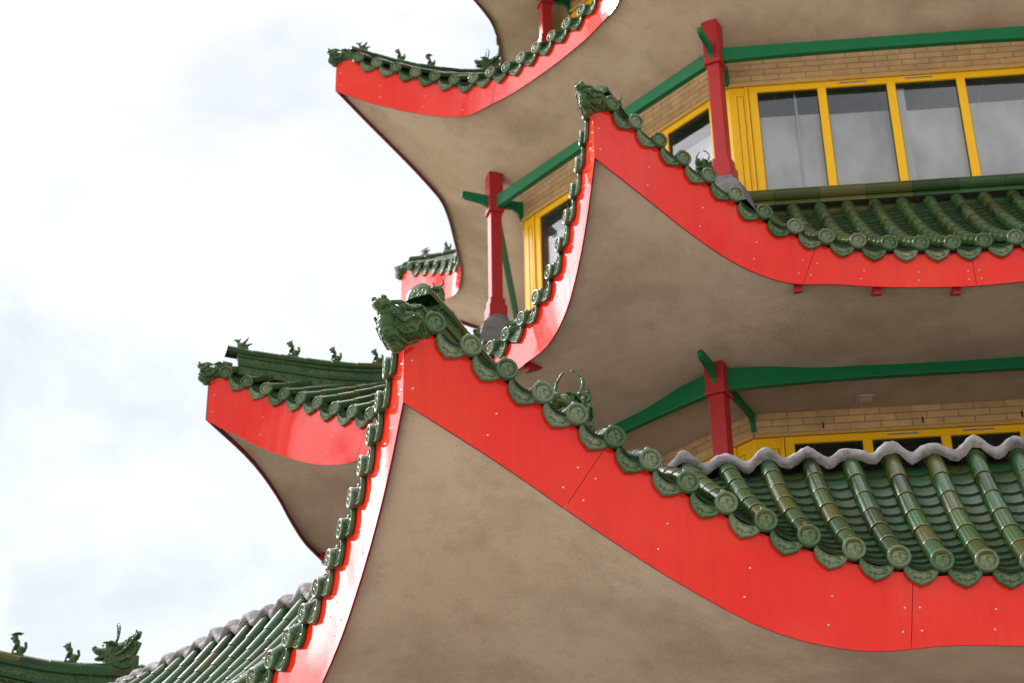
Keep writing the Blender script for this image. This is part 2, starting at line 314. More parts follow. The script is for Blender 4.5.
def resample(pts, step):
    out_ = [pts[0]]; acc = 0
    for a, b in zip(pts, pts[1:]):
        l = (b-a).length
        while acc + l >= step:
            a = a + (b-a)*((step-acc)/l); out_.append(a.copy()); l = (b-a).length; acc = 0
        acc += l
    if acc > step*.12 or len(out_) == 1: out_.append(pts[-1].copy())
    return out_
TR = .068
def tube_row(mb, pts):
    """overlapping half-round cover tiles up one row"""
    seg = .265; full = resample(pts, seg)
    for i in range(len(full)-1):
        a, b = full[i], full[i+1]; d = (b-a).normalized(); side = Vector((-d.y, d.x, 0)); side = Vector((1, 0, 0)) if side.length < .01 else side.normalized()
        if side.x < 0: side = -side
        upv = side.cross(d).normalized(); upv = -upv if upv.z < 0 else upv
        jit = random.uniform(-.004, .004)
        n = 11; tn = .88*random.random()
        def ring(tt, r):
            p = a + (b-a)*tt + side*jit
            return [p + side*(r*math.cos(-.35+(PI+.7)*j/(n-1))) + upv*(r*math.sin(-.35+(PI+.7)*j/(n-1))) for j in range(n)]
        def strip(rs, tint, sm):
            mb.add([v for q in rs for v in ring(*q)], [(q*n+j, q*n+j+1, (q+1)*n+j+1, (q+1)*n+j) for q in range(len(rs)-1) for j in range(n-1)], 0, tint, sm)
        strip([(0, TR-.016), (0, TR+.0015)], 1., False)                       # bare lip
        strip([(0, TR+.0015), (.012, TR+.003), (.045, TR+.0028)], .97, True)     # where the glaze has run thin
        strip([(.045, TR+.0028), (.5, TR), (1.04, TR-.005)], tn, True)
def pan_column(mb, pa, pb):
    n = min(len(pa), len(pb))
    if n < 2: return
    mid = [(a+b)/2 for a, b in zip(pa[:n], pb[:n])]
    L_ = sum((b-a).length for a, b in zip(mid, mid[1:])); m = max(1, int(L_/.125)); W = 7
    def at(t, x, dz):
        q = min(t, .9999)*(n-1); i = int(q); f = q-i
        a = pa[i].lerp(pa[min(i+1, n-1)], f); b = pb[i].lerp(pb[min(i+1, n-1)], f); p = a.lerp(b, x)
        return Vector((p.x, p.y, p.z - .012 - .052*(1-(2*x-1)**2) + dz))
    for j in range(m):
        t0, t1 = j/m, (j+1.25)/m; tn = random.random(); vs = []
        for (t, dz) in ((t0, -.010), (t0, .015), (min(t1, 1), -.012)):
            vs += [at(t, x/(W-1), dz) for x in range(W)]
        fs = [(q*W+x, q*W+x+1, (q+1)*W+x+1, (q+1)*W+x) for q in range(2) for x in range(W-1)]
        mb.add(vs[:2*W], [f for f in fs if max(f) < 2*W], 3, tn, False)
        mb.add(vs[W:], [(x, x+1, W+x+1, W+x) for x in range(W-1)], 1, tn)
def end_tile_mb(mb=None, xf=None, n=24):
    o = mb or MB(); q = MB(); rg = []
    prof_ = [(.0, -.012, 1), (.025, -.018, 1), (.046, -.012, 1), (.050, -.007, 1), (.054, -.018, 0), (.062, -.024, 0), (.070, -.022, 0), (.0745, -.013, 0), (.0745, .010, 0), (.069, .022, 0), (.0675, .07, 0)]
    vs = []; fs0 = []; fs1 = []
    for i, (r, y, _) in enumerate(prof_):
        for j in range(n):
            th = 2*PI*j/n; wob = 1
            yy = y
            if i == 1: yy = y - .007*math.sin(3*th+1)
            vs.append((r*math.cos(th), yy, r*math.sin(th)))
    for i in range(len(prof_)-1):
        for j in range(n): (fs1 if prof_[i+1][2] else fs0).append((i*n+j, i*n+(j+1) % n, (i+1)*n+(j+1) % n, (i+1)*n+j))
    q.add(vs, fs0, 0, .3); q.add(vs, fs1, 1, .3)
    # a curled dragon in relief
    pts = [(.031*math.cos(a)*(1-.07*i), -.018, .031*math.sin(a)*(1-.07*i)) for i, a in enumerate([.4+.55*i for i in range(10)])]
    tube(q, pts, [.004+.001*i for i in range(5)]+[.008-.001*i for i in range(5)], 6, 1, .3)
    for a in (0.2, 2.0, 3.6, 5.1): tube(q, [(.026*math.cos(a), -.015, .026*math.sin(a)), (.041*math.cos(a+.5), -.014, .041*math.sin(a+.5))], [.006, .004], 5, 1, .3)
    # nail cap on the crown of the tile
    tube(q, [(0, .055, .056), (0, .052, .092), (0, .051, .106), (0, .051, .113)], [.017, .017, .015, .006], 10, 0, .3)
    if mb is None: return q
    o.add([xf @ Vector(v) for v in q.v], q.f, 0, .3)
def drip_tile_mb(mb=None, xf=None):
    n = 9; q = MB()
    top = [(-.108+.216*i/(n-1), -.052*(1-(2*i/(n-1)-1)**2)+.012) for i in range(n)]
    bot = [(.112, -.012), (.104, -.045), (.082, -.082), (.048, -.108), (.018, -.122), (0, -.134), (-.018, -.122), (-.048, -.108), (-.082, -.082), (-.104, -.045), (-.112, -.012)]
    poly = top + bot; cx, cz = 0, -.062
    ins = [((x-cx)*.80+cx, (z-cz)*.78+cz) for x, z in poly]; m = len(poly)
    vs = [(x, .012, z) for x, z in poly] + [(x, -.010, z) for x, z in poly] + [((x-cx)*.93+cx, -.017, (z-cz)*.93+cz) for x, z in poly] + [(x, -.016, z) for x, z in ins] + [(x*.96, -.007, (z-cz)*.96+cz) for x, z in ins]
    fs = [(r*m+i, r*m+(i+1) % m, (r+1)*m+(i+1) % m, (r+1)*m+i) for r in range(4) for i in range(m)]
    q.add(vs, fs, 0, .3); q.add(vs[4*m:], [tuple(range(m))], 1, .3); q.add(vs[:m], [tuple(range(m-1, -1, -1))], 0, .3)
    for sg in (-1, 1): tube(q, [(sg*x, -.009, z) for x, z in ((.0, -.088), (.025, -.075), (.05, -.07), (.062, -.05), (.05, -.045), (.036, -.056))], [.007, .007, .006, .006, .005, .004], 5, 1, .3)
    # the curled pan behind it
    q.add([(x, .012, z) for x, z in top] + [(x*.95, .20, z-.0) for x, z in top], [(i, i+1, n+i+1, n+i) for i in range(n-1)], 0, .3)
    if mb is None: return q
    mb.add([xf @ Vector(v) for v in q.v], q.f, 0, .3)
ME_END = end_tile_mb().mesh('end_tile', ['rim', 'relief']); ME_DRIP = drip_tile_mb().mesh('drip_tile', ['rim', 'relief'])

VIEW = {'A': (0, 1), 'B': (0, 1), 'C': (1, 2)}
cand = []
def ends_for(T, k):
    rows = rows_of(T, k); L_ = []
    for i, r in enumerate(rows):
        u, a, z = tile_line(T, k, r[0]); L_.append(('end_tile', Vector((u, -(a+.040), z)), 1.12*yaw_of(T, k, r[0]), 0))
        if i: 
            s = (rows[i-1][0]+r[0])/2; u, a, z = tile_line(T, k, s); sl = slope_of(T, k, s)
            L_.append(('drip_tile', Vector((u, -(a+.020), z-.040)), 1.05*yaw_of(T, k, s), -sl*.75))
    return L_
KEEP = {'A': lambda x, y, k: True, 'B': lambda x, y, k: not (k == 1 and 372 < x < 400), 'C': lambda x, y, k: k == 1 or y < 290}
for T in VIEW:
    for k in VIEW[T]:
        for e in ends_for(T, k):
            P = world(k, e[1].x, -e[1].y, e[1].z); x, y = pix(P)
            hid = (T == 'B' and k == 1 and (400 < x < 460 or y > 432)) or (T == 'C' and k == 2 and (x > 462 or y > 300)) or (T == 'A' and k == 1 and y < 345)
            if -8 < x < 1032 and -8 < y < 691 and not hid: cand.append((P.length, T, k, e))
cand.sort(key=lambda q: q[0])
cnt = {'end_tile': 0, 'drip_tile': 0}; single = {}
for d, T, k, e in cand:
    if cnt[e[0]] < 99: cnt[e[0]] += 1; single.setdefault((T, k), []).append(e)
print('single tiles', cnt, len(cand))

cache = {}
def roof_face(T, k):
    key = (T, profs(T, k), (T, k) if (T, k) in single else None)
    if key not in cache:
        random.seed(hash((T, k % 8, 5)) % 1000 if False else ord(T)*10+k); mb = MB(); rows = rows_of(T, k); paths = [row_path(T, k, r) for r in rows]
        for p in paths: tube_row(mb, p)
        for a, b in zip(paths, paths[1:]): pan_column(mb, a, b)
        # boarding below the tiles, so no daylight shows through
        S = [-1+2*i/40 for i in range(41)]; vs = []
        for s in S:
            u, a, z = tile_line(T, k, s); at, zt = TIER[T]['top']
            for t in (0, .25, .5, .75, 1):
                aa = a-.01 + (at-a)*t; uu = u + (s*at*T8-u)*t; vs.append((uu, -aa, roof_z(T, k, uu, aa)-.10))
        mb.add(vs, [(i*5+j, i*5+j+1, (i+1)*5+j+1, (i+1)*5+j) for i in range(40) for j in range(4)], 2)
        ids = {id(e) for e in single.get((T, k), [])}
        done = {(e[0], round(e[1].x, 4)) for e in single.get((T, k), [])}
        for nm, p, yw, sl in ends_for(T, k):
            if (nm, round(p.x, 4)) in done: continue
            xf = Matrix.Translation(p) @ Matrix.Rotation(yw, 4, 'Z') @ Matrix.Rotation(sl, 4, 'Y')
            (end_tile_mb if nm == 'end_tile' else drip_tile_mb)(mb, xf)
        cache[key] = mb.mesh('tiled_roof', ['glaze', 'pan', 'dark', 'lip_shade'])
    o = link('tiled_roof', cache[key], root, face_rz(k))
    for nm, p, yw, sl in single.get((T, k), []):
        link(nm, ME_END if nm == 'end_tile' else ME_DRIP, o, yw, p, sl)

SEAMS = {'A': (-3.4, -1.35, .72, 2.78), 'B': (-1.46, 0.02, 1.46), 'C': (-.98, .98), 'D': (0,)}
def fascia_panel_mesh(T, k, s0, s1, gap0, gap1):
    mb = MB(); n = max(6, int((s1-s0)*28)); th = .014; Lr0 = PROF[T][0][-1]*T8; fr = []; nv = 6
    def skew(s):                     # joints run square to the sweep of the eave
        if abs(s) > .999: return 0
        f_ = slope_of(T, k, s); return -(lin(TIER[T]['c'], s)-.06)*math.sin(f_)*math.cos(f_)/Lr0
    d0, d1 = skew(s0), skew(s1)
    for i in range(n+1):
        s = s0 + (s1-s0)*i/n; u, a, z = eave(T, k, s); yw = yaw_of(T, k, s); nx, ny = math.sin(yw), -math.cos(yw)
        end = (gap0 if i == 0 else 0) - (gap1 if i == n else 0); tx, ty = math.cos(yw)*end*.002, math.sin(yw)*end*.002
        s2 = s + d0 + (d1-d0)*i/n; u2, a2, z2 = eave(T, k, s2); h = lin(TIER[T]['c'], s2)-.055
        bx, by = (-nx*th, -ny*th) if abs(s) < .9999 else (0, th/C8)
        fr.append([(u+tx, -a+ty, z), (u2+tx, -a2+ty, z2+h), (u2+tx+bx, -a2+ty+by, z2+h), (u+tx+bx, -a+ty+by, z)])
    vs = [p for q in fr for p in q]
    mb.add(vs, [(i*4, i*4+1, (i+1)*4+1, (i+1)*4) for i in range(n)], 0, 0, True)
    mb.add(vs, [(i*4+j, i*4+(j+1) % 4, (i+1)*4+(j+1) % 4, (i+1)*4+j) for i in range(n) for j in (1, 2)], 2, 0, False)
    mb.add(vs, [(i*4+3, i*4, (i+1)*4, (i+1)*4+3) for i in range(n)], 2, 0, False)
    mb.add(vs, [(0, 1, 2, 3), (n*4+3, n*4+2, n*4+1, n*4)], 2, 0, False)
    # two lines of rivets, doubled beside the joints
    def rivet(s, fz):
        u, a, z = eave(T, k, s); yw = yaw_of(T, k, s); h = lin(TIER[T]['c'], s)-.2; r = .0085; vs = []
        for rr, yy in ((r, 0), (r*.75, -.005), (0, -.0075)):
            for j in range(7): vs.append(Vector((rr*math.cos(2*PI*j/7), yy, rr*math.sin(2*PI*j/7))))
        xf = Matrix.Translation((u, -a, z+fz*h+.02)) @ Matrix.Rotation(yw, 4, 'Z')
        mb.add([xf @ v for v in vs], [(q*7+j, q*7+(j+1) % 7, (q+1)*7+(j+1) % 7, (q+1)*7+j) for q in range(2) for j in range(7)], 1)
    Lr = PROF[T][0][-1]*T8; m = max(1, round((s1-s0)*Lr/.47))
    for j in range(m+1):
        s = s0+(s1-s0)*j/m
        if j == 0: s = s0 + .055/Lr
        if j == m: s = s1 - .055/Lr
        dk = d0 + (d1-d0)*j/m
        for fz in (.26, .70): rivet(s + dk*fz*.8 + random.uniform(-.01, .01)/Lr, fz + random.uniform(-.01, .01))
    return mb.mesh('fascia_panel', ['red', 'rivet', 'red_edge'])
fcache = {}
def fascia(T, k):
    ss = [-1] + [s_of_u(T, k, u) for u in SEAMS[T]] + [1]
    for i in range(len(ss)-1):
        key = (T, profs(T, k), i)
        if key not in fcache: fcache[key] = fascia_panel_mesh(T, k, ss[i], ss[i+1], 1 if i else 0, 1 if i < len(ss)-2 else 0)
        link('fascia_panel', fcache[key], root, face_rz(k))
def soffit(T):
    mb = MB(); nS, nT = 64, 20; ai, zi, p = TIER[T]['inn']
    for k in range(8):
        vs = []; rot = Matrix.Rotation(face_rz(k), 4, 'Z')
        for i in range(nS+1):
            s = -1 + 2*i/nS; u, a, z = eave(T, k, s); a -= .012; u = max(-a*T8, min(a*T8, u))
            for j in range(nT+1):
                t = j/nT; vs.append(rot @ Vector((u+(s*ai*T8-u)*t, -(a+(ai-a)*t), zi+(z+.055-zi)*(1-t)**p)))
        mb.add(vs, [(i*(nT+1)+j, i*(nT+1)+j+1, (i+1)*(nT+1)+j+1, (i+1)*(nT+1)+j) for i in range(nS) for j in range(nT)])
    me = mb.mesh('soffit', ['stucco']); bm = bmesh.new(); bm.from_mesh(me); bmesh.ops.remove_doubles(bm, verts=bm.verts, dist=.004); bmesh.ops.recalc_face_normals(bm, faces=bm.faces); bm.to_mesh(me); bm.free()
    link('soffit', me, root)
for T in 'ABCD':
    for k in range(8):
        if not (T == 'D'): roof_face(T, k)
        elif k in (0, 1, 2): roof_face(T, k)
        fascia(T, k)
    soffit(T)

# red bracket fins under the middle roof's fascia
fin = MB(); 
fin.prism([(.0, .0), (.0, -.05), (-.03, -.05), (-.17, .02), (-.17, .06), (0, .06)], -.033, .033)
ME_FIN = fin.mesh('bracket_fin', ['column'])
for k in (0, 1, 2):
    for u in ((-1.5, -.82, -.14, .54, 1.22) if k == 0 else (-1.18, 1.15)):
        u_, a, z = eave('B', k, s_of_u('B', k, u))
        f = link('bracket_fin', ME_FIN, root, face_rz(k)); fr = Matrix.Rotation(face_rz(k), 4, 'Z') @ Vector((u, -(a-.045), z+.005)); f.location = fr
        f.rotation_euler = (0, 0, face_rz(k) - PI/2)

# hip ridges ------------------------------------------------------------------
def ridge_h(T, x): return {'A': .33, 'B': .14, 'C': .10, 'D': .16}[T]*(.85 + .2*min(1, x*3)) + (.16*max(0, x-.3) if T == 'A' else 0)        # x: 0 at the tip, 1 at the wall
RR = {}
def ridge_span(T, k):
    tip = PROF['Bf' if (T == 'B' and k == 1) else T][0][-1]/C8; return tip - .30, TIER[T]['top'][0]/C8 - (.05 if T != 'A' else .45)
def ridge_top(T, k, Rr):
    r0, r1 = ridge_span(T, k); x = (r0-Rr)/(r0-r1); return hip_z(T, k, Rr) + .7*ridge_h(T, x) + .08
def hip_ridge(T, k):
    mb = MB(); r0, r1 = ridge_span(T, k); n = 36; pts = []
    for i in range(n+1):
        Rr = r0+(r1-r0)*i/n; pts.append((Rr, hip_z(T, k, Rr), ridge_h(T, i/n)))
    half = [(.10, -.20), (.10, -.10), (.112, -.09), (.112, -.05), (.085, -.04), (.085, .16), (.10, .20), (.10, .30), (.082, .33), (.082, .52), (.104, .56), (.107, .64), (.085, .68)]; gl_j = {1, 2, 5, 6, 10, 11, 12}
    sec = [(w_, h) for w_, h in half] + [(-w_, h) for w_, h in reversed(half)]; m = len(sec); w0 = TIER[T]['ridge']/1.2
    w0 = .75 + .25*w0
    vs = [(x*w0, -Rr, z+(hh*h if h > 0 else h)) for Rr, z, hh in pts for x, h in sec]
    gl_j |= {m-2-j for j in gl_j}
    for i in range(n):
        if i % 6 == 0: tn = .1+.75*random.random()
        mb.add(vs[i*m:(i+2)*m], [(j, (j+1) % m, m+(j+1) % m, m+j) for j in range(m) if j not in gl_j], 1, .5, False)
        mb.add(vs[i*m:(i+2)*m], [(j, (j+1) % m, m+(j+1) % m, m+j) for j in range(m) if j in gl_j], 0, tn, False)
    mb.add(vs, [tuple(range(m)), tuple(n*m+j for j in range(m-1, -1, -1))], 1, .4, False)
    cpts = [Vector((0, -(Rr+.06*(1-min(1, i))), z+hh*.70)) for i, (Rr, z, hh) in enumerate(pts)]
    cpts[0] = cpts[0] + Vector((0, -.07, .02))
    full = resample(cpts, .30)
    for i in range(len(full)-1):
        a, b = full[i], full[i+1]; d = (b-a).normalized(); upv = Vector((0, -d.z, d.y)); upv = -upv if upv.z < 0 else upv; vs = []; nn = 10; rr = .093*w0
        for tt, r in ((0, rr-.03), (0, rr), (.03, rr+.004), (.06, rr), (1.03, rr-.005)):
            p = a+(b-a)*tt
            for j in range(nn):
                th = -.25+(PI+.5)*j/(nn-1); vs.append(p+Vector((1, 0, 0))*r*math.cos(th)+upv*r*.95*math.sin(th))
        mb.add(vs, [(q*nn+j, q*nn+j+1, (q+1)*nn+j+1, (q+1)*nn+j) for q in range(4) for j in range(nn-1)], 0, random.random())
        if i == 0: mb.add(vs[:nn], [tuple(range(nn))], 1, .3, False)
    return link('hip_ridge', mb.mesh('hip_ridge', ['glaze', 'sculpt']), root, corner_rz(k))
RIDGES = [('A', 0), ('A', 1), ('A', 7), ('A', 2), ('B', 0), ('B', 1), ('B', 7), ('B', 2), ('C', 0), ('C', 1), ('C', 2), ('C', 7), ('C', 3)]
for T, k in RIDGES: hip_ridge(T, k)

# cement capping along the head of the lowest tiles -----------------------------------
def cement_cap(k):
    mb = MB(); at, zt = TIER['A']['top']; hw = at*T8; n = 260; p = TIER['A']['ptop']; vs = []; ring = []
    rnd = random.Random(k)
    ph = [rnd.uniform(-.1, .1) for _ in range(40)]
    for i in range(n+1):
        u = -hw*1.0 + 2*hw*i/n; q = u/p; fr = q - round(q); b = .5+.5*math.cos(2*PI*fr); b = b**1.3
        wv = .007*math.sin(u*9.1+k)+.005*math.sin(u*23.+2*k); rq = ph[int(round(q)) % 40]; b = (.5+.5*math.cos(2*PI*fr))**(.8+2*rq)*(1+1.3*rq); lip = .10*rq*(.5+.5*math.cos(2*PI*fr)) - .03 + .085*b + wv + .006*math.sin(u*41+k*3)*math.sin(u*7.7)
        for (da, dz) in ((.075, lip-.05), (.105+.012*math.sin(u*13+k), lip-.03), (.11+.012*math.sin(u*13+k), lip), (.095, lip+.03), (.04, lip+.06), (-.08, lip+.085), (-.20, lip*.85+.085), (-.30, lip*.7+.05), (-.34, -.1)):
            a = at + da + rnd.uniform(-.005, .005); dz += rnd.uniform(-.006, .006); vs.append((u*(a/at) if abs(u) > hw*.97 else u, -a, zt + dz - da*.0))
    m = 9
    mb.add(vs, [(i*m+j, i*m+j+1, (i+1)*m+j+1, (i+1)*m+j) for i in range(n) for j in range(m-1)])
    return mb
for k in (7, 0, 1): link('cement_capping', cement_cap(k).mesh('cement_capping', ['cement']), root, face_rz(k))
def ridge_band(T, k, z0, z1, dz=0):
    mb = MB(); at = TIER[T]['top'][0]; hw = (at-.05)*T8; zt = TIER[T]['top'][1]; n = int(2*hw/.45)
    for i in range(n):
        u0, u1 = -hw+2*hw*i/n, -hw+2*hw*(i+1)/n-.004; tn = random.random(); H = z1-z0
        pr = []
        for q, (rr, bx) in enumerate(((.30, .085), (.36, .06), (.34, .075))):     # three stacked half-round courses
            zz0 = z0 + H*sum((.30, .36, .34)[:q]); pr += [(bx-.035+.035*math.sin(PI*t_/6), zz0 + H*rr*(t_/6)) for t_ in range(7)]
        pr += [(-.14, z1), (-.14, z0)]
        mb.prism([(-(at-.06+a), z) for a, z in pr], u0, u1, 0, 'yz', False, tn)
    return link('top_ridge', mb.mesh('top_ridge', ['glaze']), root, face_rz(k))
for k in (7, 0, 1, 2): ridge_band('B', k, 9.36+CAMZ, 9.735+CAMZ)
for k in (0, 1, 2): ridge_band('C', k, 13.72+CAMZ, 14.02+CAMZ)
ridge_band('A', 2, TIER['A']['top'][1]-.05, TIER['A']['top'][1]+.36)

# storeys ----------------------------------------------------------------------
PP, MU = .75, .0915
LEV = {'A': dict(aw=4.384, zt=6.909, zb=5.55, ceil=7.25, base=4.95, Rc=5.71, coll=7.047, top=7.345, bt=(7.325, 7.10, 7.157), arm=1.0),
       'B': dict(aw=4.221, zt=11.230, zb=9.952, ceil=11.72, base=9.5, Rc=4.982, coll=11.358, top=11.90, bt=(11.585, 11.41, 11.44), arm=.42),
       'C': dict(aw=3.54, zt=14.66, zb=13.95, ceil=15.0, base=13.6, Rc=4.23, coll=14.79, top=15.12, bt=(14.99, 14.82, 14.86), arm=.42)}
for d in LEV.values():
    for q in ('zt', 'zb', 'ceil', 'base', 'coll', 'top'): d[q] += CAMZ
    d['bt'] = tuple(x+CAMZ for x in d['bt'])
def panel_with_holes(mb, u0, u1, z0, z1, holes, y0, y1, mi=0):
    """frame: rails and stiles round the holes (all holes share z range)"""
    hz0, hz1 = holes[0][2], holes[0][3]
    xs = [u0] + [x for h in holes for x in (h[0], h[1])] + [u1]
    def bx(a, b, c, d): mb.box(((a+b)/2, (y0+y1)/2, (c+d)/2), (b-a, abs(y1-y0), d-c), mi)
    bx(u0, u1, hz1, z1); bx(u0, u1, z0, hz0)
    for i in range(0, len(xs), 2): bx(xs[i], xs[i+1], hz0, hz1)
def storey(Lv, k, n_panes=4):
    d = LEV[Lv]; aw = d['aw']; hw = (aw+.05)*T8; W = n_panes/2*PP; m = MU/2
    win = MB(); holes = [((i-n_panes/2)*PP+m, (i+1-n_panes/2)*PP-m, d['zb'], d['zt']) for i in range(n_panes)]
    panel_with_holes(win, -W-.045, W+.045, d['zb']-.035, d['zt']+.075, holes, -(aw-.02), -(aw+.04))
    e = hw - .004
    for sg in (-1, 1):                                        # boxed corner boards with a sunk panel
        u0, u1 = W+.050, e
        win.box((sg*(u0+u1)/2, -aw-.005, (d['zb']+d['zt'])/2+.02), (u1-u0, .05, d['zt']-d['zb']+.11))
        win.box((sg*(u0+.018), -aw-.035, (d['zb']+d['zt'])/2+.02), (.030, .034, d['zt']-d['zb']+.106))
        for (ua, ub) in ((u0+.055, u0+.061), (u0+.125, u0+.131)): win.box((sg*(ua+ub)/2, -aw-.031, (d['zb']+d['zt'])/2-.02), (ub-ua, .006, d['zt']-d['zb']-.03), 1)
        win.box((sg*(u0+.093), -aw-.031, d['zt']-.042), (.076, .006, .006), 1)
    for h in holes:                                           # black glazing gasket
        for (a, b, c, dd) in ((h[0], h[0]+.008, h[2], h[3]), (h[1]-.008, h[1], h[2], h[3]), (h[0], h[1], h[3]-.010, h[3])):
            win.box(((a+b)/2, -aw-.006, (c+dd)/2), (b-a, .02, dd-c), 1)
    wo = bevel(link('window', win.mesh('window', ['yellow', 'seam']), root, face_rz(k)), .004, 1)
    gl = MB(); gl.add([(-W, -aw, d['zb']), (W, -aw, d['zb']), (W, -aw, d['zt']), (-W, -aw, d['zt'])], [(0, 1, 2, 3)], 0, 0, False)
    link('glass', gl.mesh('glass', ['glass']), wo)
    for i in range(1, n_panes-1):
        v = MB(); v.box((0, 0, 0), (.30, .012, .018)); v.box((0, -.004, 0), (.29, .012, .006), 1)
        vo = link('slot_vent', v.mesh('slot_vent', ['vent', 'seam']), wo, 0, ((i-n_panes/2)*PP+.37-.03*i, -aw-.045, d['zt']+.040))
    sl = MB(); sl.box((0, -aw-.05, d['zb']-.05), (2*(aw+.09)*T8-.004, .08, .028)); bevel(link('sill', sl.mesh('sill', ['yellow']), wo), .006, 2)
    br = MB(); zl = d['zt']+.078
    br.add([(-e, -aw-.05, zl+.04), (e, -aw-.05, zl+.04), (e, -aw-.05, d['ceil']), (-e, -aw-.05, d['ceil'])], [(0, 1, 2, 3)], 0, 0, False)
    br.prism([(-aw-.05, zl+.04), (-aw-.075, zl+.025), (-aw-.06, zl), (-aw, zl), (-aw, zl+.04)], -e, e, 1, 'yz')
    dw = MB(); dw.add([(-e, -aw-.045, d['base']), (e, -aw-.045, d['base']), (e, -aw-.045, d['zb']-.065), (-e, -aw-.045, d['zb']-.065)], [(0, 1, 2, 3)], 0, 0, False)
    link('parapet', dw.mesh('parapet', ['brick']), root, face_rz(k))
    if Lv == 'A':
        for u in (-1.16, -.2, .75, 1.4): br.box((u, -aw-.051, zl+.095), (.016, .012, .065), 2)
    bo = link('brick_wall', br.mesh('brick_wall', ['brick', 'lintel', 'seam']), root, face_rz(k))
    # pale blinds inside and a post
    bl = MB(); hgt = {'A': .9, 'B': 1.03, 'C': .4}[Lv]
    for i in range(n_panes):
        top = d['zb'] + hgt - .02*((i*7+k*3) % 3)
        bl.add([((i-n_panes/2)*PP+.02, -aw+.10, d['zb']-.02), ((i+1-n_panes/2)*PP-.02, -aw+.10, d['zb']-.02), ((i+1-n_panes/2)*PP-.02, -aw+.10, top), ((i-n_panes/2)*PP+.02, -aw+.10, top)], [(0, 1, 2, 3)], 0, 0, False)
    if Lv == 'B': link('blind', bl.mesh('blind', ['blind']), wo)
    if Lv == 'B':
        p = MB(); tube(p, [(-W+.46, -aw+.06, d['zb']), (-W+.46, -aw+.06, d['zt']+.1)], [.014, .014], 8); 
        p.box((W-2*PP+.10, -aw+.085, (d['zb']+d['zt'])/2), (.10, .012, d['zt']-d['zb']))
        link('curtain_post', p.mesh('curtain_post', ['pale']), wo)
    # green beam on the colonnade, arched underneath
    ac = d['Rc']*C8; hb = ac*T8 - .085; bt, b0, b1 = d['bt']; n = 16; bm = MB(); poly = []
    poly = [(-hb+2*hb*i/n, b1+(b0-b1)*abs(-1+2*i/n)**2.6) for i in range(n+1)] + [(hb, bt), (-hb, bt)]
    bm.prism(poly, -ac-.035, -ac+.035); bevel(link('beam', bm.mesh('beam', ['green']), root, face_rz(k)), .008, 2)
M['lintel'] = mat('ochre_lintel', (.50, .29, .06), .6, .4, 0, noise=[(10, .5, .75, (.36, .2, .05), .6)])
for Lv, ks in (('A', (7, 0, 1, 2)), ('B', (7, 0, 1, 2)), ('C', (0, 1, 2))):
    for k in ks: storey(Lv, k, 4 if Lv != 'C' else 3)
def column(Lv, k):
    d = LEV[Lv]; w1 = .145 if Lv != 'A' else .155; mb = MB(); Rc = d['Rc']; zf = d['base']-.15
    foot = {'A': 6.0, 'B': 9.93, 'C': 14.05}[Lv]+CAMZ
    def frus(z0, z1, a, b): 
        vs = [(sx*a/2, sy*a/2, z0) for sx, sy in ((-1,-1),(1,-1),(1,1),(-1,1))] + [(sx*b/2, sy*b/2, z1) for sx, sy in ((-1,-1),(1,-1),(1,1),(-1,1))]
        mb.add(vs, [(0,3,2,1),(4,5,6,7),(0,1,5,4),(1,2,6,5),(2,3,7,6),(3,0,4,7)], 0, 0, False)
    frus(foot-.06, foot+.10, w1+.085, w1+.08); frus(foot+.10, foot+.20, w1+.05, w1+.045); frus(foot+.20, d['coll'], w1, w1)
    frus(d['coll']-.004, d['coll']+.035, w1+.055, w1+.06); frus(d['coll']+.035, d['top']+.03, w1+.035, w1+.04)
    mb.v = [(x, y-Rc, z) for x, y, z in mb.v]
    o = bevel(link('column', mb.mesh('column', ['column']), root, corner_rz(k)), .012, 2)
    pl = MB(); vs = []
    for z, a in ((foot-.55, .62), (foot-.22, .42), (foot-.10, .25), (foot-.055, .235)):
        for sx, sy in ((-1,-1),(0,-1.04),(1,-1),(1.04,0),(1,1),(0,1.04),(-1,1),(-1.04,0)): vs.append((sx*a/2, -Rc+sy*a/2, z+.012*math.sin(5*sx+3*sy+z*9)))
    pl.add(vs, [(q*8+j, q*8+(j+1) % 8, (q+1)*8+(j+1) % 8, (q+1)*8+j) for q in range(3) for j in range(8)] + [tuple(24+j for j in range(8))], 0, 0, False)
    link('plinth', pl.mesh('plinth', ['mortar']), o)
    z1 = d['bt'][0]+.02; ze = w1/2+.015
    outp = [(-ze+.06, z1-.20), (ze, z1-.20), (ze+.03, z1-.15), (ze+.09, z1-.115), (ze+.20, z1-.10), (ze+.30, z1-.085), (ze+.335, z1-.06), (ze+.34, z1-.02), (ze+.32, z1+.015), (ze+.29, z1+.02), (-ze+.06, z1-.0)]
    a = MB(); a.prism([(-(Rc+r), z) for r, z in outp], -.024, .024, 0, 'yz')
    L_ = d['arm'] - .03; zi = z1-.02
    inp = [(-ze+.05, zi-.18), (-ze, zi-.17), (-ze-.06, zi-.125), (-L_*.6, zi-.125), (-L_+.13, zi-.14), (-L_+.08, zi-.19), (-L_+.06, zi-.28), (-L_, zi-.28), (-L_, zi), (-ze+.05, zi)]
    if Lv != 'A': inp = [(r, zi+(z-zi)*.95) for r, z in inp]
    bevel(link('bracket_arm', a.mesh('bracket_arm', ['green']), o), .008, 2)
    b = MB(); b.prism([(-(Rc+r), z) for r, z in inp], -.024, .024, 0, 'yz')
    bevel(link('bracket_arm', b.mesh('bracket_arm', ['green']), o), .008, 2)
for Lv, ks in (('A', (7, 0, 1)), ('B', (7, 0, 1, 2)), ('C', (0, 1, 2))):
    for k in ks: column(Lv, k)
